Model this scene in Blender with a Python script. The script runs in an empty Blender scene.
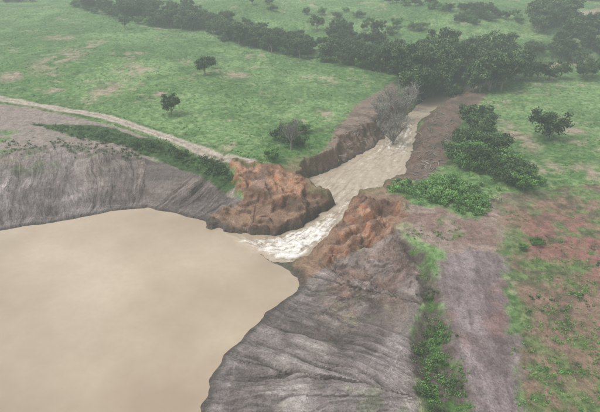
import bpy, math, random
import numpy as np
rng=np.random.default_rng(11); random.seed(5)
HC=50.0; F=520.0; PITCH=math.radians(29.6)
cp,sp=math.cos(PITCH),math.sin(PITCH)
def gp(u,v,z=0.0):
    dx=(u-300)/F; dy=(206-v)/F
    D=(dx,cp+dy*sp,-sp+dy*cp); t=(z-HC)/D[2]
    return (D[0]*t,D[1]*t)
def poly(pts,z=0.0):
    return [gp(p[0],p[1],p[2] if len(p)>2 else z) for p in pts]
# ---------- noise ----------
_T=[np.random.default_rng(100+i).random((256,256)) for i in range(12)]
def vn(x,y,s=0):
    T=_T[s%12]; xi=np.floor(x).astype(np.int64); yi=np.floor(y).astype(np.int64)
    fx=x-xi; fy=y-yi; fx=fx*fx*fx*(fx*(fx*6-15)+10); fy=fy*fy*fy*(fy*(fy*6-15)+10)
    a=T[xi&255,yi&255]; b=T[(xi+1)&255,yi&255]; c=T[xi&255,(yi+1)&255]; d=T[(xi+1)&255,(yi+1)&255]
    return (a*(1-fx)+b*fx)*(1-fy)+(c*(1-fx)+d*fx)*fy
def fbm(x,y,o=4,s=0):
    r=0;a=.5;t=0
    for i in range(o):
        r=r+a*vn(x,y,s+i); t+=a; a*=.5
        x,y=x*1.62-y*1.18+13.7,x*1.18+y*1.62+5.1
    return r/t
def sst(a,b,x):
    t=np.clip((x-a)/(b-a),0,1); return t*t*(3-2*t)
def steps(h,n):
    a=h*n; f=np.floor(a); return (f+sst(.3,.8,a-f))/n
def sdf(P,X,Y,margin=45):
    P=np.array(P); out=np.full(X.shape,999.0)
    m=(X>P[:,0].min()-margin)&(X<P[:,0].max()+margin)&(Y>P[:,1].min()-margin)&(Y<P[:,1].max()+margin)
    x=X[m];y=Y[m]; d2=np.full(x.shape,1e12); ins=np.zeros(x.shape,bool)
    n=len(P)
    for i in range(n):
        ax,ay=P[i];bx,by=P[(i+1)%n]; ex,ey=bx-ax,by-ay; L=ex*ex+ey*ey+1e-9
        t=np.clip(((x-ax)*ex+(y-ay)*ey)/L,0,1)
        d2=np.minimum(d2,(x-ax-t*ex)**2+(y-ay-t*ey)**2)
        c=((ay>y)!=(by>y))
        xx=ax+(y-ay)/(ey if abs(ey)>1e-9 else 1e-9)*ex
        ins^=c&(x<xx)
    d=np.sqrt(d2); out[m]=np.where(ins,-d,d); return out
def near(P,X,Y):
    best=np.full(X.shape,1e18); S=np.zeros(X.shape); SG=np.zeros(X.shape); s0=0
    for i in range(len(P)-1):
        ax,ay=P[i];bx,by=P[i+1];ex,ey=bx-ax,by-ay;L=ex*ex+ey*ey;l=math.sqrt(L)
        t=np.clip(((X-ax)*ex+(Y-ay)*ey)/L,0,1)
        d2=(X-ax-t*ex)**2+(Y-ay-t*ey)**2; m=d2<best
        best=np.where(m,d2,best); S=np.where(m,s0+t*l,S)
        SG=np.where(m,np.sign(ex*(Y-ay)-ey*(X-ax)),SG); s0+=l
    return np.sqrt(best),S,SG
def along(a,b):
    A=np.array(gp(*a));B=np.array(gp(*b)); e=B-A; L=np.hypot(*e); e/=L
    return ((X-A[0])*e[0]+(Y-A[1])*e[1])/L, (X-A[0])*-e[1]+(Y-A[1])*e[0], L
# ---------- grid ----------
def axis(lo,hi,d0,glo,ghi,minv,maxv):
    c=list(np.arange(lo,hi,d0)); d=d0;x=c[-1];k=ghi
    while x<maxv:
        d*=k; 
        if d>7:k=1.12
        x+=d;c.append(x)
    d=d0;x=c[0];k=glo;pre=[]
    while x>minv:
        d*=k
        if d>7:k=1.12
        x-=d;pre.append(x)
    return np.array(pre[::-1]+c)
xs=axis(-62,60,0.25,1.022,1.022,-3500,3500)
ys=axis(38,132,0.25,1.06,1.0125,-900,5000)
nx,ny=len(xs),len(ys)
GX,GY=np.meshgrid(xs,ys); X=GX.ravel();Y=GY.ravel()
# ---------- layout ----------
ZR=-3.5
res=poly([(-200,262),(-60,242),(0,231),(60,221),(110,211),(150,207),(180,214),(212,224),(238,236),(262,255),(285,266),(300,277),(302,286),(292,297),(270,312),(247,335),(225,355),(215,372),(209,395),(204,412),(197,440)],ZR)
res=[(-190,60)]+res+[(-11,0),(-5,-60),(-190,-60)]
stream=poly([(222,232,-3.5),(245,234,-3.5),(272,236,-3.7),(300,226,-4),(322,214,-4.3),(336,205,-4.5),(322,197,-4.6),(303,188,-4.7),(308,179,-4.9),(328,172,-5),(345,163,-5.1),(356,157,-5.2),(370,148,-5.4),(384,138,-5.6),(395,128,-5.8),(408,116,-6.2),(425,100,-6.8),(470,80,-7),(515,66,-7.2),(560,62,-7.5),(660,56,-7.6),
 (660,66,-7.6),(570,72,-7.5),(515,78,-7.2),(480,88,-7),(440,106,-6.8),(422,120,-6.2),(413,133,-5.8),(414,148,-5.5),(406,163,-5.4),(410,173,-5.2),(398,184,-5.1),(384,191,-4.9),(376,201,-4.7),(356,203,-4.6),(347,215,-4.4),(336,231,-4.2),(320,246,-4.0),(303,259,-3.8),(287,264,-3.6),(262,257,-3.5),(240,246,-3.5)])
cl=[(222,231,-3.5,.3),(262,247,-3.6,.75),(290,246,-3.9,.95),(312,231,-4.1,.92),(330,215,-4.4,.7),(346,198,-4.7,.5),(362,180,-5.1,.36),(385,160,-5.3,.38),(400,148,-5.5,.62),(405,132,-5.8,.6),(416,117,-6.2,.45),(436,101,-6.8,.4),(475,84,-7,.3),(515,72,-7.2,.3),(565,67,-7.5,.3),(660,61,-7.6,.3)]
CL=[gp(a,b,c) for a,b,c,_ in cl]
cs=np.concatenate([[0],np.cumsum([math.dist(CL[i],CL[i+1]) for i in range(len(CL)-1)])])
dF,sF,gF=near(CL,X,Y)
zs=np.interp(sF,cs,[c[2] for c in cl]); foamP=np.interp(sF,cs,[c[3] for c in cl])
w1=fbm(X/2.2,Y/2.2,3,1)-.5; w2=fbm(X/2.2+50,Y/2.2+9,3,4)-.5
w3=fbm(X/8,Y/8,3,6)-.5
Xw=X+w1*1.8+w3*1.5; Yw=Y+w2*1.8
d_res=sdf(res,X+w1*.9+w3*1.2,Y+w2*.9+w3*1.0,60); d_st=sdf(stream,Xw,Yw)
zw=ZR+(zs-ZR)*sst(-3,2,d_res)
ctl=[(0,40,1.5),(100,60,1.5),(200,90,.8),(300,100,-.2),(335,130,-.8),(318,150,-1),(300,165,-.8),(350,105,-1.5),(250,120,0.2),(-80,90,.6),(0,98,.5),(60,106,.3),(180,142,.3),(250,162,.3),(0,150,.1),(120,140,.1),(220,175,0.2),(150,38,-.2),(340,75,-3),(370,85,-3.4),(390,62,-5),(300,48,-4),(200,33,-4),(120,14,-4),(40,5,-2),(300,15,1),(420,28,0),(520,35,-1),(450,5,6),(250,2,6),(100,-5,6),(600,20,2),
(440,100,-4.5),(435,130,-3.2),(440,170,-2.2),(470,190,-1.5),(405,208,.3),(430,225,0),(470,240,-.5),(420,300,.4),(415,400,.3),(405,350,.4),(470,300,-.7),(480,400,-.7),(540,300,-1.6),(560,400,-1.6),(560,200,-1.3),(590,150,-1.6),(520,140,-2.6),(490,110,-4),(560,90,-4),(600,110,-3),(700,200,-2),(700,400,-2)]
num=np.zeros_like(X);den=np.zeros_like(X)
for u,v,z in ctl:
    px,py=gp(u,v,z); e=6+py*0.03
    w=1/((X-px)**2+(Y-py)**2+e*e)**1.6
    num+=w*z;den+=w
zb=num/den
far=sst(330,900,Y)
zb=zb+far*(fbm(X/300,Y/300,4,2)*70-14)
zb+= (fbm(X/28,Y/28,4,3)-.5)*2.8*sst(90,150,Y) + (fbm(X/4,Y/4,3,5)-.5)*.35
ramp=ZR+.04+np.where(d_res>0,.165*d_res+.25*np.minimum(d_res,.6),np.clip(.4*d_res,-3,0))
k=.7; h=np.clip(.5+.5*(ramp-zb)/k,0,1); Z=ramp*(1-h)+zb*h-k*h*(1-h)
onslope=sst(.5,-.3,ramp-zb-.2)*(d_res<40)
p_rl=poly([(232,160),(262,162),(300,173),(309,181),(298,188),(268,194),(240,186)],.3)
p_tl=poly([(208,220),(235,204),(262,194),(300,187),(338,203),(322,213),(300,225),(272,235),(240,231)],-2.3)
p_rr=poly([(350,206),(365,200),(403,204),(404,216),(394,228),(372,238),(350,246),(322,252),(334,230)],.0)
Xc=X+w1*3.2+w3*2; Yc=Y+w2*3.2
d_rl=sdf(p_rl,Xc,Yc);d_tl=sdf(p_tl,Xc,Yc);d_rr=sdf(p_rr,Xc,Yc)
# rills
bl=poly([(-200,262),(-60,242),(0,232),(80,219),(150,210),(215,228)],ZR)
br=poly([(330,262),(306,276),(296,296),(247,337),(225,358),(210,395),(195,440),(190,470)],ZR)
d1,s1,_=near(bl,X,Y); d2,s2,_=near(br,X,Y)
side=(X<-9)&(Y>70); rs=np.where(side,s1,s2+200); rd=np.where(side,d1,d2)
rsw=rs+(fbm(rs/3,rd/6,3,6)-.5)*1.9+(fbm(rs/16+2,rd/22,2,2)-.5)*4
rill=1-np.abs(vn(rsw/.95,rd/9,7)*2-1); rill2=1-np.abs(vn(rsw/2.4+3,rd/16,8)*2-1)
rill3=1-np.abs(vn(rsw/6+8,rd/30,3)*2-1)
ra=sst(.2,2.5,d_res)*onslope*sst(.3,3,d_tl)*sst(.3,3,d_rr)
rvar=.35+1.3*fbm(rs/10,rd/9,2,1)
Z-= ra*rvar*(.26*rill**3+.5*rill2**5+.95*rill3**8)
Z+= ra*(fbm(rs/12,rd/1.4,2,9)-.5)*.16
sl=sst(15,4,np.abs(d_rr-5))*ra*(X>2)*sst(3,7,d_res); f_=fbm(X/5,Y/3.2,3,4)
Z+= sl*(steps(f_,7)-f_)*7.0
gul=sdf(poly([(408,240),(425,258),(440,290),(447,335),(466,385),(478,412),(482,470),(436,470),(424,412),(416,340),(424,300),(414,262)],0),X+w1*2,Y+w2*2)
Z-=sst(1.2,-1.6,gul)*1.1
# ---- abutments : eroded clay with slumped blocks ----
tR,pR,LR=along((398,204,0),(328,250,-2))
fl=1-np.abs(vn(pR/1.6+w1*1.6,tR*LR/7,7)*2-1); fl2=1-np.abs(vn(pR/.7+w2*2,tR*LR/3,5)*2-1)
blk=steps(fbm(X/4.2,Y/4.2,3,8),6)
zr=1.6-3.4*np.clip(tR,0,1.1)+(blk-.5)*3.6-fl**3*.8-fl2**3*.2+(fbm(X/.9,Y/.9,2,2)-.5)*.3
m=sst(1.5,-.2,d_rr); Z=Z*(1-m)+zr*m
tL,pL,LL=along((262,160,0),(290,194,-1))
fl3=1-np.abs(vn(pL/1.5+w1*1.6,tL*LL/6,3)*2-1); fl4=1-np.abs(vn(pL/.6+w2*2,tL*LL/3,4)*2-1)
blk2=steps(fbm(X/3.6+7,Y/3.6,3,5),5)
zl=.75-1.7*sst(.2,1.2,tL)+(blk2-.5)*2.2-sst(.1,.6,tL)*(fl3**3*.8+fl4**3*.2)+(fbm(X/.9,Y/.9,2,3)-.5)*.3
zt=-1.8-.7*sst(0,9,-pL)+(steps(fbm(X/3.6+2,Y/2.6,3,1),4)-.5)*3.4+(fbm(X/1,Y/1,2,4)-.5)*.5
m=sst(1.1,-.5,d_tl); Z=Z*(1-m)+zt*m
m=sst(1.2,-.4,d_rl); Z=Z*(1-m)+np.maximum(zl,Z)*m
# stream carve
cliff=sst(60,40,sF)
slope=.75+sst(100,85,sF)*.2+cliff*1.6+(fbm(X/1.7,Y/1.7,3,6)-.45)*(.8+cliff*2.2)
dsp=np.maximum(d_st,0)
bank=zw-.15+np.where(d_st>0,np.maximum(slope,.25)*dsp,np.clip(.9*d_st,-1.6,0))
bank+=np.where(d_st>.2,(steps(fbm(X/2.3,Y/2.3,3,9),5)-.5)*1.5*np.clip(d_st*.5,0,1),0)
Z=np.where(d_st<30,np.minimum(Z,bank),Z)
dry=(d_st>.0)&(d_res>0)
Z=np.where(dry,np.maximum(Z,zw+.06*np.clip(np.minimum(d_st,d_res),0,1)),Z)
pond=sdf([gp(566,11,2),gp(600,6,2),gp(660,6,2),gp(660,15,2),gp(600,16,2)],X+w3*10,Y+w3*10,120)
PZ=0.6
Z=np.where(pond<40,np.where(pond<0,PZ-1.0,PZ+.1+np.clip(pond/40,0,1)*(Z-PZ-.1)),Z)
Zg=Z.reshape(ny,nx); gy,gx=np.gradient(Zg,ys,xs); steep=np.hypot(gx,gy).ravel()
# ---------- colour ----------
def lerp(C,c,m): return C*(1-m[:,None])+np.array(c)*m[:,None]
N=len(X)
nA=fbm(X/30,Y/30,4,1);nB=fbm(X/7,Y/7,4,4);nC=fbm(X/1.8,Y/1.8,3,8);nD=fbm(X/3.5+9,Y/3.5,4,2)
edge=(nC-.5)*2.4+(nB-.5)*3
C=np.tile(np.array([.092,.18,.058]),(N,1)); 
C=lerp(C,(.155,.255,.10),sst(.35,.65,nA)); C=lerp(C,(.06,.125,.04),sst(.50,.72,nB)*.6)
C=lerp(C,(.21,.235,.125),sst(.56,.76,nC)*.4)
C=lerp(C,(.065,.13,.042),sst(.45,.7,fbm(X/60+3,Y/18,3,7))*.55*sst(110,180,Y))
G=np.ones(N)
def paint(mask,c,g,var=.0):
    global C,G
    C=lerp(C,c,mask); G=G*(1-mask)+g*mask
def pm(pts,z=0,w=.6,e=.5): return sst(w,-w,sdf(poly(pts,z),X,Y)+edge*e)
bare=np.zeros(N)
for u,v,ru,rv in [(62,62,24,14),(108,92,18,10),(135,72,22,7),(95,45,8,8),(235,73,16,5),(25,112,50,9),(190,78,12,3),(50,90,16,4),(12,78,14,6),(60,38,18,4),(160,95,8,3),(325,112,10,6),(520,125,14,20),(545,160,24,8),(575,120,22,5),(590,165,16,12)]:
    x0,y0=gp(u,v); rx=abs(gp(u+ru,v)[0]-x0); ry=abs(gp(u,v-rv)[1]-gp(u,v+rv)[1])/2
    q=np.sqrt(((X-x0)/rx)**2+((Y-y0)/ry)**2)
    bare=np.maximum(bare,sst(1.35,.1,q)*sst(.40,.54,nB*.3+nC*.35+nD*.35+.03))
bare=np.maximum(bare,sst(.66,.78,fbm(X/9+4,Y/9,4,10))*.6*sst(.4,.55,nC))
paint(bare*.8,(.34,.245,.205),.25)
paint(pm([(-100,104),(0,104),(60,114),(130,130),(180,150),(235,172),(235,190),(120,152),(0,150),(-100,150)],0,.6,.5)*.95*sst(.3,.5,nB+.12),(.245,.195,.178),.25)
paint(pm([(30,122),(100,126),(160,142),(215,158),(240,176),(225,184),(150,152),(80,138)],0,.5,.5),(.045,.085,.03),1)
MUDL=pm([(-120,150),(-80,150),(0,155),(50,147),(100,149),(150,158),(200,172),(238,192),(260,200),(225,250),(0,280),(-200,290)],-.5,.5,.3)
pinkm=pm([(403,203),(445,208),(480,222),(496,188),(560,182),(512,205),(508,255),(470,264),(440,246),(405,230)],0,.9,1.1)
paint(pinkm*.9,(.26,.18,.165),.2); C=lerp(C,(.18,.11,.095),pinkm*sst(.45,.62,nD)*.7)
paint(pinkm*sst(.56,.66,nB)*.7,(.09,.16,.05),.9)
R1=pm([(497,200),(560,185),(720,185),(760,520),(540,520),(522,412),(516,330),(505,255)],-1.4,.8,1.)
C=lerp(C,(.13,.15,.07),R1*.6)
redn=fbm(X/12,Y/14,4,6)*.45+nC*.25+nD*.3
red=sst(.45,.58,redn+.05*sst(22,40,X)-.03*sst(85,60,Y))
paint(R1*red*.8,(.215,.125,.105),.3)
x0,y0=gp(578,235); paint(sst(17,3,np.hypot((X-x0)*1.2,Y-y0)+edge*4)*.8*sst(.36,.55,nD*.5+nC*.5),(.235,.10,.09),.15)
C=lerp(C,(.085,.07,.05),R1*sst(.53,.66,fbm(X/2.5+30,Y/2.5,3,3))*.55)
STRIP=pm([(438,262),(480,248),(505,256),(513,320),(522,412),(530,470),(478,470),(462,390),(446,335),(438,290)],-.6,1.0,1.2)
paint(STRIP,(.20,.158,.158),.05)
stx=X-.12*(Y-50)
C=lerp(C,(.125,.095,.095),STRIP*sst(.48,.68,fbm(stx/.9,Y/11,3,5))*.75)
C=lerp(C,(.27,.22,.215),STRIP*sst(.5,.7,fbm(stx/1.6+5,Y/7,3,8))*.6)
C=lerp(C,(.23,.13,.115),STRIP*sst(.5,.66,nB)*.5)
C=lerp(C,(.10,.075,.07),STRIP*sst(.56,.68,nD)*.5)
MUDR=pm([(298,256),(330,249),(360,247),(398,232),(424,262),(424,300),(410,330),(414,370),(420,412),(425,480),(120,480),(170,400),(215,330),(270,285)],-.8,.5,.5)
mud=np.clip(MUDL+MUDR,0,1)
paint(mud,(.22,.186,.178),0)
md=fbm(rs/9,rd/5,4,5)
C=lerp(C,(.31,.27,.255),mud*sst(.45,.7,md)*.8)
C=lerp(C,(.135,.113,.108),mud*sst(.5,.32,md)*.65)
C=lerp(C,(.25,.19,.155),mud*sst(.45,.7,nA)*.5)
C=lerp(C,(.12,.10,.095),mud*sst(9,2,d_res+edge*2)*.5)
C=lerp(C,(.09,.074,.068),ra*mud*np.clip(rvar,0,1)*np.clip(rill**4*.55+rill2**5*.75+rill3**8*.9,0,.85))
C=lerp(C,(.12,.15,.07),MUDL*sst(17,23,d_res)*sst(.5,.65,nD)*.5)
C=lerp(C,(.12,.15,.07),MUDR*sst(.64,.76,nB)*sst(.45,.6,nC)*.4)
C=lerp(C,(.10,.065,.058),sl*sst(.35,.9,steep)*.85)
C=lerp(C,(.25,.165,.13),sl*sst(.5,.65,nD)*.5)
g_=pm([(398,234),(425,250),(440,290),(447,335),(466,385),(478,412),(482,470),(434,470),(420,412),(410,340),(424,300),(416,262)],0,.8,.9)
paint(g_,(.10,.078,.068),.1)
paint(g_*sst(.48,.6,nC*.5+nB*.5),(.065,.12,.036),1)
paint(pm([(298,194),(306,168),(326,152),(330,140),(348,118),(370,93),(395,78),(402,95),(396,125),(380,142),(352,162)],-2,.8,.8),(.20,.145,.115),.1)
paint(pm([(410,130),(440,100),(472,84),(486,95),(455,130),(444,165),(430,184),(402,192),(380,205),(400,165)],-3,.8,.9),(.14,.098,.078),.1)
C=lerp(C,(.075,.058,.046),sst(14,8,d_st)*sst(45,60,sF)*sst(175,150,sF)*sst(.48,.62,nD)*.7)
paint(pm([(292,262),(325,222),(350,198),(408,198),(406,222),(392,236),(340,254),(300,270)],-1,.8,.6),(.21,.14,.10),0)
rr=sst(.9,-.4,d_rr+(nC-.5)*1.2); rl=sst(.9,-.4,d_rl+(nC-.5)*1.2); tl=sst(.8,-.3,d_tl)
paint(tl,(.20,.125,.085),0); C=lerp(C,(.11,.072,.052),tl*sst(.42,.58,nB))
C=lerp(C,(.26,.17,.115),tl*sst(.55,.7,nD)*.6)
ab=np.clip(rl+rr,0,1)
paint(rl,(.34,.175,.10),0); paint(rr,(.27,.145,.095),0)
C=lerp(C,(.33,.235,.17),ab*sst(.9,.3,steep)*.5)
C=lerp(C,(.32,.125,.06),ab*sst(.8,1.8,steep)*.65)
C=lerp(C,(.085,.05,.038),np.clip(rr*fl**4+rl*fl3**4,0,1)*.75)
C=lerp(C,(.10,.062,.046),ab*sst(.48,.66,nD)*.75)
C=lerp(C,(.22,.17,.15),ab*sst(.55,.68,nB)*.5)
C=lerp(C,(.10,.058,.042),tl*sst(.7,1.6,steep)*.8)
cf=sst(7,3,d_st)*sst(.1,.5,d_st)*sst(52,36,sF)*sst(4,9,sF)*sst(0.,.5,d_res)*(1-ab)*(1-tl)
paint(cf*.8,(.19,.12,.08),0)
sc_=sst(12,9,d_st)*sst(.7,1.2,steep)*sst(30,40,sF)*sst(175,150,sF)*(1-ab)*(1-tl); paint(sc_*.85,(.12,.078,.056),0)
wet=np.maximum(sst(1.3,.1,d_res)*(d_res>-5),sst(.9,.1,d_st))
C=lerp(C,(.07,.058,.05),wet*.85); G*=1-wet
C=lerp(C,(.32,.285,.25),sst(.25,0,abs(d_res-2.1+(nC-.5)*.9))*mud*.3)
def road(pts,w,c,z=.2):
    global Z
    P=poly(pts,z); d,s,g=near(P,X,Y); m=sst(w+.4,w-.4,d+edge*.35)
    cen=sst(.5,.1,d+edge*.2)*.45
    paint(m,c,.1); paint(cen*m,(.18,.2,.11),.8)
    Z=Z-.12*sst(.5,.1,abs(d-w*.55))*m
    return d
dR=road([(-200,72),(-80,87),(0,98),(50,106),(100,115),(140,127),(180,142),(215,153),(250,161)],1.5,(.38,.315,.27))
mm=sst(.9,.0,abs(dR-2.4)+edge*.3); paint(mm*.6,(.06,.11,.035),1)
C=C*(0.82+.36*nC[:,None])
C=np.clip(C,.01,.8)
Z=Z+G*((nC-.5)*.4+(nD-.5)*.55)*sst(60,80,Y)
def height(x,y):
    i=np.clip(np.searchsorted(xs,x)-1,0,nx-2);j=np.clip(np.searchsorted(ys,y)-1,0,ny-2)
    a=(x-xs[i])/(xs[i+1]-xs[i]);b=(y-ys[j])/(ys[j+1]-ys[j]); Q=Z.reshape(ny,nx)
    return (Q[j,i]*(1-a)+Q[j,i+1]*a)*(1-b)+(Q[j+1,i]*(1-a)+Q[j+1,i+1]*a)*b
def gt(u,v):
    z=0
    for _ in range(8):
        x,y=gp(u,v,z); z=.5*z+.5*float(height(x,y))
    return x,y,float(height(x,y))
# ---------- mesh helpers ----------
def link(o): bpy.context.scene.collection.objects.link(o); return o
def mesh_np(name,V,Fc,smooth=True):
    me=bpy.data.meshes.new(name); V=np.asarray(V,np.float32); Fc=np.asarray(Fc,np.int32)
    me.vertices.add(len(V)); me.vertices.foreach_set('co',V.ravel())
    me.loops.add(Fc.size); me.loops.foreach_set('vertex_index',Fc.ravel())
    me.polygons.add(len(Fc)); me.polygons.foreach_set('loop_start',np.arange(0,Fc.size,Fc.shape[1],dtype=np.int32))
    try: me.polygons.foreach_set('loop_total',np.full(len(Fc),Fc.shape[1],dtype=np.int32))
    except Exception: pass
    me.polygons.foreach_set('use_smooth',np.full(len(Fc),smooth)); me.update(calc_edges=True); me.validate(); return me
def att(me,n,t,data):
    a=me.attributes.new(n,t,'POINT'); k={'FLOAT':'value','FLOAT_COLOR':'color','FLOAT_VECTOR':'vector'}[t]
    a.data.foreach_set(k,np.asarray(data,np.float32).ravel())
I=np.arange(N).reshape(ny,nx)
quads=np.stack([I[:-1,:-1],I[:-1,1:],I[1:,1:],I[1:,:-1]],-1).reshape(-1,4)
class M:
    def __init__(s,name):
        s.m=bpy.data.materials.new(name); s.m.use_nodes=True; s.t=s.m.node_tree; s.n=s.t.nodes; s.b=s.n['Principled BSDF']; s.o=s.n['Material Output']
    def N(s,t,**k):
        n=s.n.new(t)
        for a,b in k.items(): setattr(n,a,b)
        return n
    def L(s,a,b): s.t.links.new(a,b)
    def noise(s,vec,sc,det=4,rough=.55):
        n=s.N('ShaderNodeTexNoise'); n.inputs['Scale'].default_value=sc;n.inputs['Detail'].default_value=det;n.inputs['Roughness'].default_value=rough
        if vec: s.L(vec,n.inputs['Vector'])
        return n.outputs['Fac']
    def mr(s,v,a,b,c,d):
        n=s.N('ShaderNodeMapRange'); 
        for i,x in zip(('From Min','From Max','To Min','To Max'),(a,b,c,d)): n.inputs[i].default_value=x
        s.L(v,n.inputs['Value']); return n.outputs['Result']
    def math(s,op,a,b):
        n=s.N('ShaderNodeMath',operation=op)
        for i,x in enumerate((a,b)):
            if isinstance(x,(int,float)): n.inputs[i].default_value=x
            else: s.L(x,n.inputs[i])
        return n.outputs[0]
    def mix(s,f,a,b,bt='MIX'):
        n=s.N('ShaderNodeMix',data_type='RGBA',blend_type=bt)
        for i,x in ((0,f),(6,a),(7,b)):
            if isinstance(x,(int,float)): n.inputs[i].default_value=x
            elif isinstance(x,tuple): n.inputs[i].default_value=(*x,1)
            else: s.L(x,n.inputs[i])
        return n.outputs[2]
    def grey(s,v):
        c=s.N('ShaderNodeCombineColor'); [s.L(v,c.inputs[i]) for i in range(3)]; return c.outputs[0]
    def attr(s,n): return s.N('ShaderNodeAttribute',attribute_name=n)
    def bump(s,h,st,dist=.1):
        n=s.N('ShaderNodeBump'); n.inputs['Strength'].default_value=st; n.inputs['Distance'].default_value=dist; s.L(h,n.inputs['Height']); s.L(n.outputs[0],s.b.inputs['Normal'])
m=M('terrain_soil_and_grass'); pos=m.N('ShaderNodeNewGeometry').outputs['Position']
c=m.attr('Col').outputs['Color']; g=m.attr('grass').outputs['Fac']; rv=m.attr('rillco').outputs['Vector']
n1=m.noise(pos,.9,3,.65);n2=m.noise(pos,3.4,3,.75)
rl_=m.noise(rv,1.0,4,.7)
soil=m.mix(1.0,c,m.grey(m.mr(n2,.3,.7,.66,1.34)),'MULTIPLY')
soil=m.mix(1.0,soil,m.grey(m.mr(n1,.3,.7,.78,1.22)),'MULTIPLY')
mudf=m.attr('mud').outputs['Fac']
soil=m.mix(mudf,soil,m.mix(1.0,soil,m.grey(m.mr(rl_,.33,.67,.6,1.32)),'MULTIPLY'))
gr=m.mix(m.mr(n1,.40,.62,0,1),m.mix(1.0,c,(.60,.66,.58),'MULTIPLY'),m.mix(1.0,c,(1.28,1.2,1.2),'MULTIPLY'))
gr=m.mix(m.mr(n2,.58,.72,0,.45),gr,(.27,.25,.17))
gr=m.mix(m.mr(n2,.44,.3,0,.7),gr,(.032,.064,.022))
m.L(m.mix(g,soil,gr),m.b.inputs['Base Color']); m.b.inputs['Roughness'].default_value=.95; m.b.inputs['Specular IOR Level'].default_value=.15
hh=m.math('ADD',m.math('ADD',n2,m.math('MULTIPLY',n1,1.5)),m.math('MULTIPLY',m.math('MULTIPLY',rl_,mudf),2.4)); m.bump(hh,1.0,.3)
MT=m.m
me=mesh_np('terrain',np.stack([X,Y,Z],1),quads)
att(me,'Col','FLOAT_COLOR',np.concatenate([C,np.ones((N,1))],1)); att(me,'grass','FLOAT',np.clip(G,0,1)); att(me,'mud','FLOAT',mud)
att(me,'rillco','FLOAT_VECTOR',np.stack([rsw*1.5,rd*.22,np.zeros(N)],1)); me.materials.append(MT)
link(bpy.data.objects.new('terrain',me))
# ---------- water ----------
tur=np.clip(sst(.8,-2.0,d_st)*foamP,0,1)*sst(120,100,sF)
wz=zw+tur*((fbm(X/1.1,Y/1.1,3,2)-.5)*.6+(vn(sF/1.6,dF*gF/2.5,4)-.5)*.4)
wz=np.where(pond<40,PZ,wz)
m=M('muddy_water'); pos=m.N('ShaderNodeNewGeometry').outputs['Position']
fo=m.attr('foam').outputs['Fac']; fl_=m.attr('flow').outputs['Vector']
mp=m.N('ShaderNodeMapping'); m.L(fl_,mp.inputs['Vector']); mp.inputs['Scale'].default_value=(.25,1.1,1)
ns=m.noise(mp.outputs[0],1.0,5,.72); nf=m.noise(pos,1.3,4,.7); nl=m.noise(pos,.035,4,.55); nr=m.noise(pos,1.2,2)
base=m.mix(m.mr(nl,.36,.64,0,1),(.265,.205,.145),(.385,.315,.235))  # silt tone, with cloud reflections painted in as broad pale and dark patches
base=m.mix(m.mr(nr,.3,.7,0,.12),base,(.22,.17,.12))
base=m.mix(m.mr(fo,0,.4,0,.6),base,(.40,.34,.265))
th=m.math('ADD',m.math('ADD',m.math('MULTIPLY',ns,.6),m.math('MULTIPLY',nf,.4)),m.math('MULTIPLY',fo,.32))
ff=m.mr(th,.69,.88,0,1); ff=m.math('MULTIPLY',ff,m.mr(fo,.02,.3,0,1))
dk=m.mix(m.math('MULTIPLY',m.mr(ns,.52,.36,0,.9),m.mr(fo,0,.5,0,1)),base,(.22,.165,.115))
m.L(m.mix(ff,dk,(.78,.75,.71)),m.b.inputs['Base Color'])
m.L(m.mr(ff,0,1,.08,.7),m.b.inputs['Roughness']); m.b.inputs['IOR'].default_value=1.33
hb=m.math('ADD',m.math('MULTIPLY',m.math('ADD',ns,nf),m.math('MULTIPLY',fo,1.9)),m.math('MULTIPLY',nr,.05)); m.bump(hb,.85,.22)
MW=m.m
stm=(d_st<2.5)&(sF<cs[-1]-2); rsm=(d_res<1.5)
q_st=stm[quads].all(1); q_rs=rsm[quads].all(1)&~q_st; q_p=(pond<8)[quads].all(1)
def water2(name,qm):
    q=quads[qm]; idx,inv=np.unique(q,return_inverse=True)
    me=mesh_np(name,np.stack([X,Y,wz],1)[idx],inv.reshape(-1,4))
    att(me,'foam','FLOAT',tur[idx]); att(me,'flow','FLOAT_VECTOR',np.stack([sF,dF*gF,0*sF],1)[idx]); me.materials.append(MW); link(bpy.data.objects.new(name,me))
water2('breach_stream_water',q_st); water2('reservoir_water',q_rs); water2('pond_water',q_p)
# ---------- vegetation ----------
def leafmat(name,a,b,c_):
    m=M(name); t=m.attr('tint').outputs['Fac']
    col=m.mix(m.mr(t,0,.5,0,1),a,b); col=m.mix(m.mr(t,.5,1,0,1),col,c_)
    rnd=m.N('ShaderNodeObjectInfo').outputs['Random']
    col=m.mix(1.0,col,m.grey(m.mr(rnd,0,1,.7,1.4)),'MULTIPLY')
    m.L(col,m.b.inputs['Base Color']); m.b.inputs['Roughness'].default_value=.75; m.b.inputs['Specular IOR Level'].default_value=.2
    return m.m
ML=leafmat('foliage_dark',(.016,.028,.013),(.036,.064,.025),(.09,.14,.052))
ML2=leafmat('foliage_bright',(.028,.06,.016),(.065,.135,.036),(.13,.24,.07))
ML3=leafmat('foliage_grey',(.08,.08,.065),(.15,.15,.125),(.24,.23,.2))
m=M('bark'); m.L(m.mix(m.noise(None,6,2),(.09,.075,.06),(.26,.24,.22)),m.b.inputs['Base Color']); m.b.inputs['Roughness'].default_value=.9; MB=m.m
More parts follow.
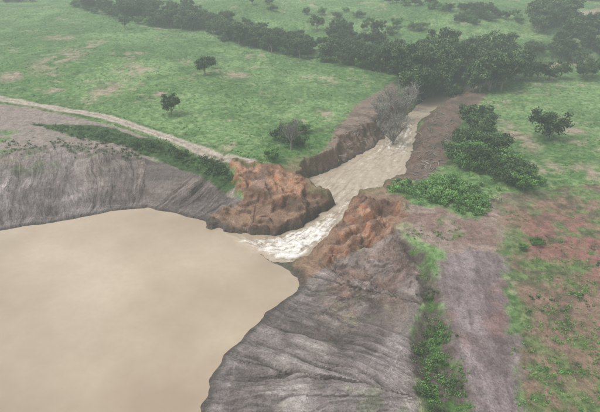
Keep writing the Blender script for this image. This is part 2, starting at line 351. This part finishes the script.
def leaves(Cn,R,n,size,flat=.8,up=.4):
    Cn=np.asarray(Cn,float);R=np.asarray(R,float); K=len(Cn)
    d=rng.normal(size=(K,n,3)); d/=np.linalg.norm(d,axis=2,keepdims=True)
    r=rng.random((K,n,1))**.45; off=d*r*R[:,None,None]; off[...,2]*=flat
    c=(Cn[:,None,:]+off).reshape(-1,3)
    nn=rng.normal(size=(K*n,3))+d.reshape(-1,3)*.7+np.array([0,0,up]); nn/=np.linalg.norm(nn,axis=1,keepdims=True)
    t=np.cross(nn,rng.normal(size=(K*n,3))); t/=np.linalg.norm(t,axis=1,keepdims=True)+1e-9; b=np.cross(nn,t)
    s=(size*(.6+.8*rng.random((K*n,1)))); 
    V=np.stack([c-t*s,c-b*s*.6,c+t*s,c+b*s*.6],1).reshape(-1,3)
    tint=np.clip(.45+.3*(d[...,2]*r[...,0])+.16*rng.normal(size=(K,n))+.2*rng.normal(size=(K,1)),0,1).reshape(-1)  # random leaf tone plus painted shading: clump tops lighter, undersides darker
    return V,np.arange(len(V)).reshape(-1,4),np.repeat(tint,4)
def tube(V,Fc,pts,rad,k=6):
    base=len(V); pts=[np.array(p,float) for p in pts]
    for i,p in enumerate(pts):
        a=pts[min(i+1,len(pts)-1)]-pts[max(i-1,0)]; a/=np.linalg.norm(a)+1e-9
        x=np.cross(a,[.3,.9,.1]); x/=np.linalg.norm(x); y=np.cross(a,x)
        for j in range(k):
            t=2*math.pi*j/k; V.append(p+(x*math.cos(t)+y*math.sin(t))*rad[i])
    for i in range(len(pts)-1):
        for j in range(k):
            Fc.append((base+i*k+j,base+i*k+(j+1)%k,base+(i+1)*k+(j+1)%k,base+(i+1)*k+j))
def tree_mesh(name,h,cr,seed,nl=46,ls=.2,mat=ML,trunk=.35,bare=0,sub=3,limbs=7,cl=.27):
    r=random.Random(seed); V=[];Fc=[]; tips=[]
    bend=(r.uniform(-.3,.3),r.uniform(-.3,.3)); th=h*trunk
    tp=[(0,0,-.4),(bend[0]*.3,bend[1]*.3,th*.5),(bend[0],bend[1],th),(bend[0]*1.5,bend[1]*1.2,h*.7)]
    R0=h*.028; tube(V,Fc,tp,[R0*1.3,R0,R0*.8,R0*.35])
    for i in range(limbs):
        a=2*math.pi*(i+r.random()*.8)/limbs; z0=th*r.uniform(.6,1.3); el=r.uniform(.25,1.1); L=cr*r.uniform(.6,1.05)
        p0=np.array([bend[0]*.9,bend[1]*.9,z0]); dr=np.array([math.cos(a),math.sin(a),0])
        e=p0+dr*L+np.array([0,0,min(h*.96-z0,(h-z0)*math.sin(el)*.95)]); mid=(p0+e)/2+np.array([0,0,-.08*h*r.random()])+np.array([r.uniform(-.3,.3)]*3)
        tube(V,Fc,[p0,mid,e],[R0*.55,R0*.35,R0*.12],5); tips.append(e)
        for j in range(sub):
            q=mid+(e-mid)*r.uniform(0,.8); f=q+np.array([r.uniform(-1,1),r.uniform(-1,1),r.uniform(-.1,1.1)])*cr*.38
            f[2]=min(f[2],h*.98); tube(V,Fc,[q,(q+f)/2+np.array([r.uniform(-.15,.15)]*3),f],[R0*.25,R0*.16,R0*.06],4); tips.append(f)
            if bare:
                for _ in range(4):
                    g=f+np.array([r.uniform(-1,1),r.uniform(-1,1),r.uniform(-.2,1)])*cr*.25; tube(V,Fc,[(q+f)/2,g],[R0*.16,R0*.07],3)
                    tips.append(g)
    tips.append(np.array([bend[0]*1.5,bend[1]*1.2,h*.85]))
    V=np.array(V);Fc=np.array(Fc); nb=len(Fc)
    K=len(tips); R=np.array([cr*cl*r.uniform(.7,1.35) for _ in tips])
    LV,LF,LT=leaves(tips,R,nl,ls)
    LV[:,2]=np.maximum(LV[:,2],.05)
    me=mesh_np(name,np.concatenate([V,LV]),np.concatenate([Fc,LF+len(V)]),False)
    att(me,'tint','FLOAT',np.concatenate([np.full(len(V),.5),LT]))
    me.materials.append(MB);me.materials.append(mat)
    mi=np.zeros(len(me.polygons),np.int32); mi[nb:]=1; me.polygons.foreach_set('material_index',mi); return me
protos=[tree_mesh('tree_%d'%i,[7,8,6.5,7.5,6][i],[3.4,3.6,3.2,2.8,3.4][i],i,75,.2,ML,.28,0,4,8) for i in range(5)]
shrub=[tree_mesh('shrub_%d'%i,[3.2,2.8,3.6][i],[2.2,2.4,2.0][i],20+i,95,.13,[ML2,ML,ML2][i],.15,0,3,8,.34) for i in range(3)]
bareP=[tree_mesh('bare_%d'%i,10,4.2,40+i,5,.12,ML3,.3,1,6,9,.25) for i in range(2)]
def put(name,me,u,v,h0,h,par=None,w=1.0,xyz=None):
    x,y,z=xyz if xyz else gt(u,v)
    o=bpy.data.objects.new(name,me); s=h/h0; o.scale=(s*w,s*w*random.uniform(.85,1.15),s); o.location=(x,y,z-.05); o.rotation_euler=(0,0,random.uniform(0,6.28)); link(o)
    if par: o.parent=par
    return o
PH=[7,8,6.5,7.5,6]
def T(u,v,h,i=None,name='savanna_tree',w=1): 
    i=random.randrange(5) if i is None else i; put(name,protos[i],u,v,PH[i],h,None,w)
T(205,75,7,0,w=1);T(171,115,6,2,w=.85);T(317,31,8,1);T(125,29,6,3);T(546,139,7.6,4,w=1.1);T(561,52,10,1);T(212,68,4,3);T(480,139,7.5,1,w=1.2);T(372,70,6,2);T(583,50,9,0)
T(470,128,6.5,2,w=1.1);T(495,155,5.5,4,w=1.1);T(464,146,5,0,w=1.1);T(518,184,4.6,3,w=1.2);T(486,122,5,3)
put('bare_grey_tree',bareP[0],291,150,10,8.5,None,.8)
for u,v,h,i in [(272,160,3.2,2),(300,132,3.4,0),(284,140,3,1),(296,146,3,1)]: put('field_shrub',shrub[i],u,v,[3.2,2.8,3.6][i],h)
for u,v,h,i in [(468,160,4.6,0),(485,167,4.6,1),(500,176,4,0),(524,190,4,2),(460,150,4,1),(497,164,4,2),(534,182,3,0),(478,152,5,1),(456,158,3.5,1),(505,166,4,2),(508,184,3.6,1),(462,168,3.4,0),(512,176,3.6,1),(476,172,3.2,2),(535,245,1.6,0),(523,250,1.4,2)]: put('riverbank_bush',shrub[i],u,v,[3.2,2.8,3.6][i],h)
for u,v,h,i,w in [(392,150,11,0,1),(378,128,8,1,1),(402,122,10,1,1.1),(388,112,9,0,1),(408,108,9,0,1),(396,134,7,1,1),(382,118,8,0,1.1)]: put('bare_grey_tree',bareP[i],u,v,10,h,None,w)
def empty(n): e=bpy.data.objects.new(n,None); return link(e)
E=empty('riverside_tree_mass')
def inpoly(pts,n):
    P=np.array(pts,float); out=[]
    while len(out)<n:
        u=random.uniform(P[:,0].min(),P[:,0].max());v=random.uniform(P[:,1].min(),P[:,1].max())
        if sdf(pts,np.array([u]),np.array([v]))[0]<0: out.append((u,v))
    return out
for u,v in inpoly([(398,82),(416,106),(440,100),(470,94),(505,90),(516,78),(500,62),(440,55),(402,60)],90):
    i=random.randrange(5); put('tree',protos[i],u,v,PH[i],random.uniform(6,13),E)
for u,v in inpoly([(515,84),(600,80),(640,78),(640,72),(590,76),(520,80)],9)+inpoly([(520,62),(600,56),(640,53),(640,43),(570,50),(520,56)],40):
    i=random.randrange(5); put('tree',protos[i],u,v,PH[i],random.uniform(3.5,7.5),E)
E2=empty('distant_tree_line')
def line(pts,n,sp_,h0,h1,sh=.3,E=None):
    P=np.array(pts,float); L=np.concatenate([[0],np.cumsum(np.hypot(*np.diff(P,axis=0).T))])
    for _ in range(n):
        s=random.uniform(0,L[-1]); u=np.interp(s,L,P[:,0]);v=np.interp(s,L,P[:,1])+random.gauss(0,sp_)
        if random.random()<sh: i=random.randrange(3); put('tree',shrub[i],u,v,3,random.uniform(2.5,4),E)
        else: i=random.randrange(5); put('tree',protos[i],u,v,PH[i],random.uniform(h0,h1),E)
line([(70,-2),(100,12),(140,20),(190,28),(235,38),(262,47),(310,55),(360,64),(400,74)],230,2.6,4.0,9,.35,E2)
line([(130,6),(160,10),(200,22),(250,34),(300,46)],90,4,3.5,7.5,.5,E2)
line([(330,44),(360,50),(400,60)],40,5,5,9,.2,E2)
line([(535,25),(560,18),(570,24)],45,5,6,11,.1,E2); line([(540,0),(600,-2)],40,2,7,11,.1,E2);line([(570,36),(610,30)],30,3,5,9,.1,E2)
line([(380,2),(430,6),(480,14),(520,22)],40,1.8,4,6,.6,E2); line([(60,-14),(200,-12),(330,-8),(450,-6)],70,3,6,10,.1,E2)
line([(455,22),(500,18)],14,1.5,3,5,.7,E2); line([(0,2),(60,-6)],20,1.5,4,7,.3,E2)
line([(250,8),(330,14),(420,34)],14,4,3,5,.8,E2)
def mass(name,pix,rad,n,size,mat,lift=.3,flat=.7):
    Cn=[];
    for u,v in pix:
        x,y,z=gt(u,v); Cn.append((x,y,z+lift*random.uniform(.5,1.6)))
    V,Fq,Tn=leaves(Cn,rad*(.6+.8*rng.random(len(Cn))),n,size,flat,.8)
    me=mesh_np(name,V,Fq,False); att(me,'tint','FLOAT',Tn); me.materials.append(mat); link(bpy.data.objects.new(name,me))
def clumpy(pts,n,s,k):
    out=[];nu=inpoly(pts,k)
    for _ in range(n):
        a,b=random.choice(nu); out.append((a+random.gauss(0,s),b+random.gauss(0,s*.5)))
    return out
sp1=[(386,190),(394,184),(425,186),(440,176),(462,178),(478,190),(490,206),(488,218),(462,215),(438,205),(410,199)]
mass('green_shrub_patch',inpoly(sp1,220),.6,70,.12,ML2,.45)
mass('green_shrub_patch',clumpy(sp1,190,6,20),.8,85,.14,ML2,1.0)
mass('crest_weeds',inpoly([(30,124),(100,128),(160,144),(215,160),(238,176),(225,182),(150,152),(80,140)],250),.5,34,.12,ML,.25)
mass('crest_weeds',clumpy([(60,130),(160,146),(215,162),(232,174),(225,180),(150,152)],110,4,14),.8,50,.13,ML,.8)
mass('crest_weeds',clumpy([(0,146),(50,141),(100,146),(150,153),(150,157),(100,151),(50,148),(0,153)],220,7,26),.4,26,.1,ML,.15)
gp_=[(424,268),(436,290),(446,335),(466,385),(474,412),(434,412),(420,395),(414,335),(428,300)]
mass('gully_weeds',clumpy(gp_,300,5,30),.34,30,.075,ML2,.1); mass('gully_weeds',clumpy(gp_,150,5,18),.4,40,.08,ML,.2)
mass('roadside_weeds',clumpy([(395,228),(420,248),(450,244),(470,225),(440,214),(480,222),(430,232)],60,5,8),.35,26,.08,ML2,.08)
mass('right_pasture_weeds',clumpy([(512,250),(560,230),(600,300),(600,412),(528,412),(516,330)],330,8,26)+clumpy([(505,195),(600,190),(600,412),(560,412)],160,7,20),.3,26,.075,ML2,.08)
mass('right_pasture_weeds',clumpy([(512,250),(600,200),(600,412),(528,412),(516,330)],60,4,12),.4,34,.09,ML,.15)
mk=[]
for _ in range(9000):
    y=random.uniform(100,330); x=random.uniform(-.62,.62)*(y+10); mk.append((x,y))
mk=np.array(mk); i=np.searchsorted(xs,mk[:,0]);j=np.searchsorted(ys,mk[:,1]); gg=G.reshape(ny,nx)[j,i]; dd=np.minimum(d_st,d_res).reshape(ny,nx)[j,i]
cl_=vn(mk[:,0]/6,mk[:,1]/6,3)
mk=mk[(gg>.7)&(dd>2)&(cl_+rng.random(len(mk))*.5>.66)]
zz=np.array([height(a,b) for a,b in mk])
V,Fq,Tn=leaves(np.column_stack([mk,zz+.1]),.55*(.3+rng.random(len(mk))),16,.14,.5,.9)
me=mesh_np('pasture_tussocks',V,Fq,False); att(me,'tint','FLOAT',np.clip(Tn+.15,0,1)); me.materials.append(ML2); link(bpy.data.objects.new('pasture_tussocks',me))
V=[];Fc=[]
for u,v in inpoly([(420,130),(440,110),(455,120),(442,160),(430,185),(412,188),(414,165)],90)+inpoly([(332,165),(345,130),(372,100),(385,110),(370,140)],35):
    x,y,z=gt(u,v); a=random.uniform(0,6.28); L=random.uniform(.6,2.6)
    e=np.array([x+math.cos(a)*L,y+math.sin(a)*L,z+random.uniform(.05,.7)]); p=np.array([x,y,z+.05])
    tube(V,Fc,[p,(p+e)/2+np.array([.1,.15,.08]),e],[.11,.08,.03],5); tube(V,Fc,[(p+e)/2,(p+e)/2+np.array([random.uniform(-.6,.6),random.uniform(-.6,.6),.3])],[.04,.02],4)
me=mesh_np('driftwood',V,Fc); me.materials.append(MB); link(bpy.data.objects.new('driftwood',me))
# ---------- haze: absorbing volume, airlight added as its own emission, no scattering ----------
bpy.ops.mesh.primitive_cube_add(size=1,location=(0,1500,60)); o=bpy.context.object; o.name='haze_glow'; o.scale=(6400,4600,160)
hm=bpy.data.materials.new('haze'); hm.use_nodes=True; t=hm.node_tree; t.nodes.clear(); oo=t.nodes.new('ShaderNodeOutputMaterial')
D_=.0008; va=t.nodes.new('ShaderNodeVolumeAbsorption'); va.inputs['Color'].default_value=(0,0,0,1); va.inputs['Density'].default_value=D_
em=t.nodes.new('ShaderNodeEmission'); em.inputs['Color'].default_value=(.66,.75,.71,1); em.inputs['Strength'].default_value=D_
ad=t.nodes.new('ShaderNodeAddShader'); t.links.new(va.outputs[0],ad.inputs[0]); t.links.new(em.outputs[0],ad.inputs[1]); t.links.new(ad.outputs[0],oo.inputs['Volume']); o.data.materials.append(hm)
# ---------- light ----------
EL,AZ=math.radians(58),math.radians(-105)
w=bpy.data.worlds.new('World'); bpy.context.scene.world=w; w.use_nodes=True; t=w.node_tree; bg=t.nodes['Background']
sk=t.nodes.new('ShaderNodeTexSky'); sk.sky_type='NISHITA'; sk.sun_disc=False; sk.sun_elevation=EL; sk.sun_rotation=AZ; sk.dust_density=3
hs=t.nodes.new('ShaderNodeHueSaturation'); hs.inputs['Saturation'].default_value=.22; t.links.new(sk.outputs[0],hs.inputs['Color'])
tc=t.nodes.new('ShaderNodeTexCoord'); no=t.nodes.new('ShaderNodeTexNoise'); no.inputs['Scale'].default_value=3.5; no.inputs['Detail'].default_value=3; t.links.new(tc.outputs['Generated'],no.inputs['Vector'])
mr=t.nodes.new('ShaderNodeMapRange'); mr.inputs['From Min'].default_value=.38; mr.inputs['From Max'].default_value=.64; mr.inputs['To Min'].default_value=.7; mr.inputs['To Max'].default_value=3.2; t.links.new(no.outputs['Fac'],mr.inputs['Value'])
vm=t.nodes.new('ShaderNodeVectorMath'); vm.operation='SCALE'; t.links.new(hs.outputs[0],vm.inputs[0]); t.links.new(mr.outputs[0],vm.inputs['Scale']); t.links.new(vm.outputs[0],bg.inputs['Color']); bg.inputs['Strength'].default_value=.15
s=bpy.data.lights.new('sun','SUN'); s.energy=1.5; s.angle=math.radians(16); s.color=(1,.96,.9); so=link(bpy.data.objects.new('sun',s))
from mathutils import Vector
dv=Vector((math.sin(AZ)*math.cos(EL),math.cos(AZ)*math.cos(EL),math.sin(EL))); so.rotation_euler=dv.to_track_quat('Z','Y').to_euler(); so.location=(0,100,100)
cd=bpy.data.cameras.new('camera'); cd.sensor_width=36; cd.lens=36*F/600; cd.clip_end=9000; cd.clip_start=.5
co=link(bpy.data.objects.new('camera',cd)); co.location=(0,0,HC); co.rotation_euler=(math.pi/2-PITCH,0,0); bpy.context.scene.camera=co
sc=bpy.context.scene; sc.view_settings.view_transform='Standard'; sc.view_settings.look='None'; sc.view_settings.exposure=0
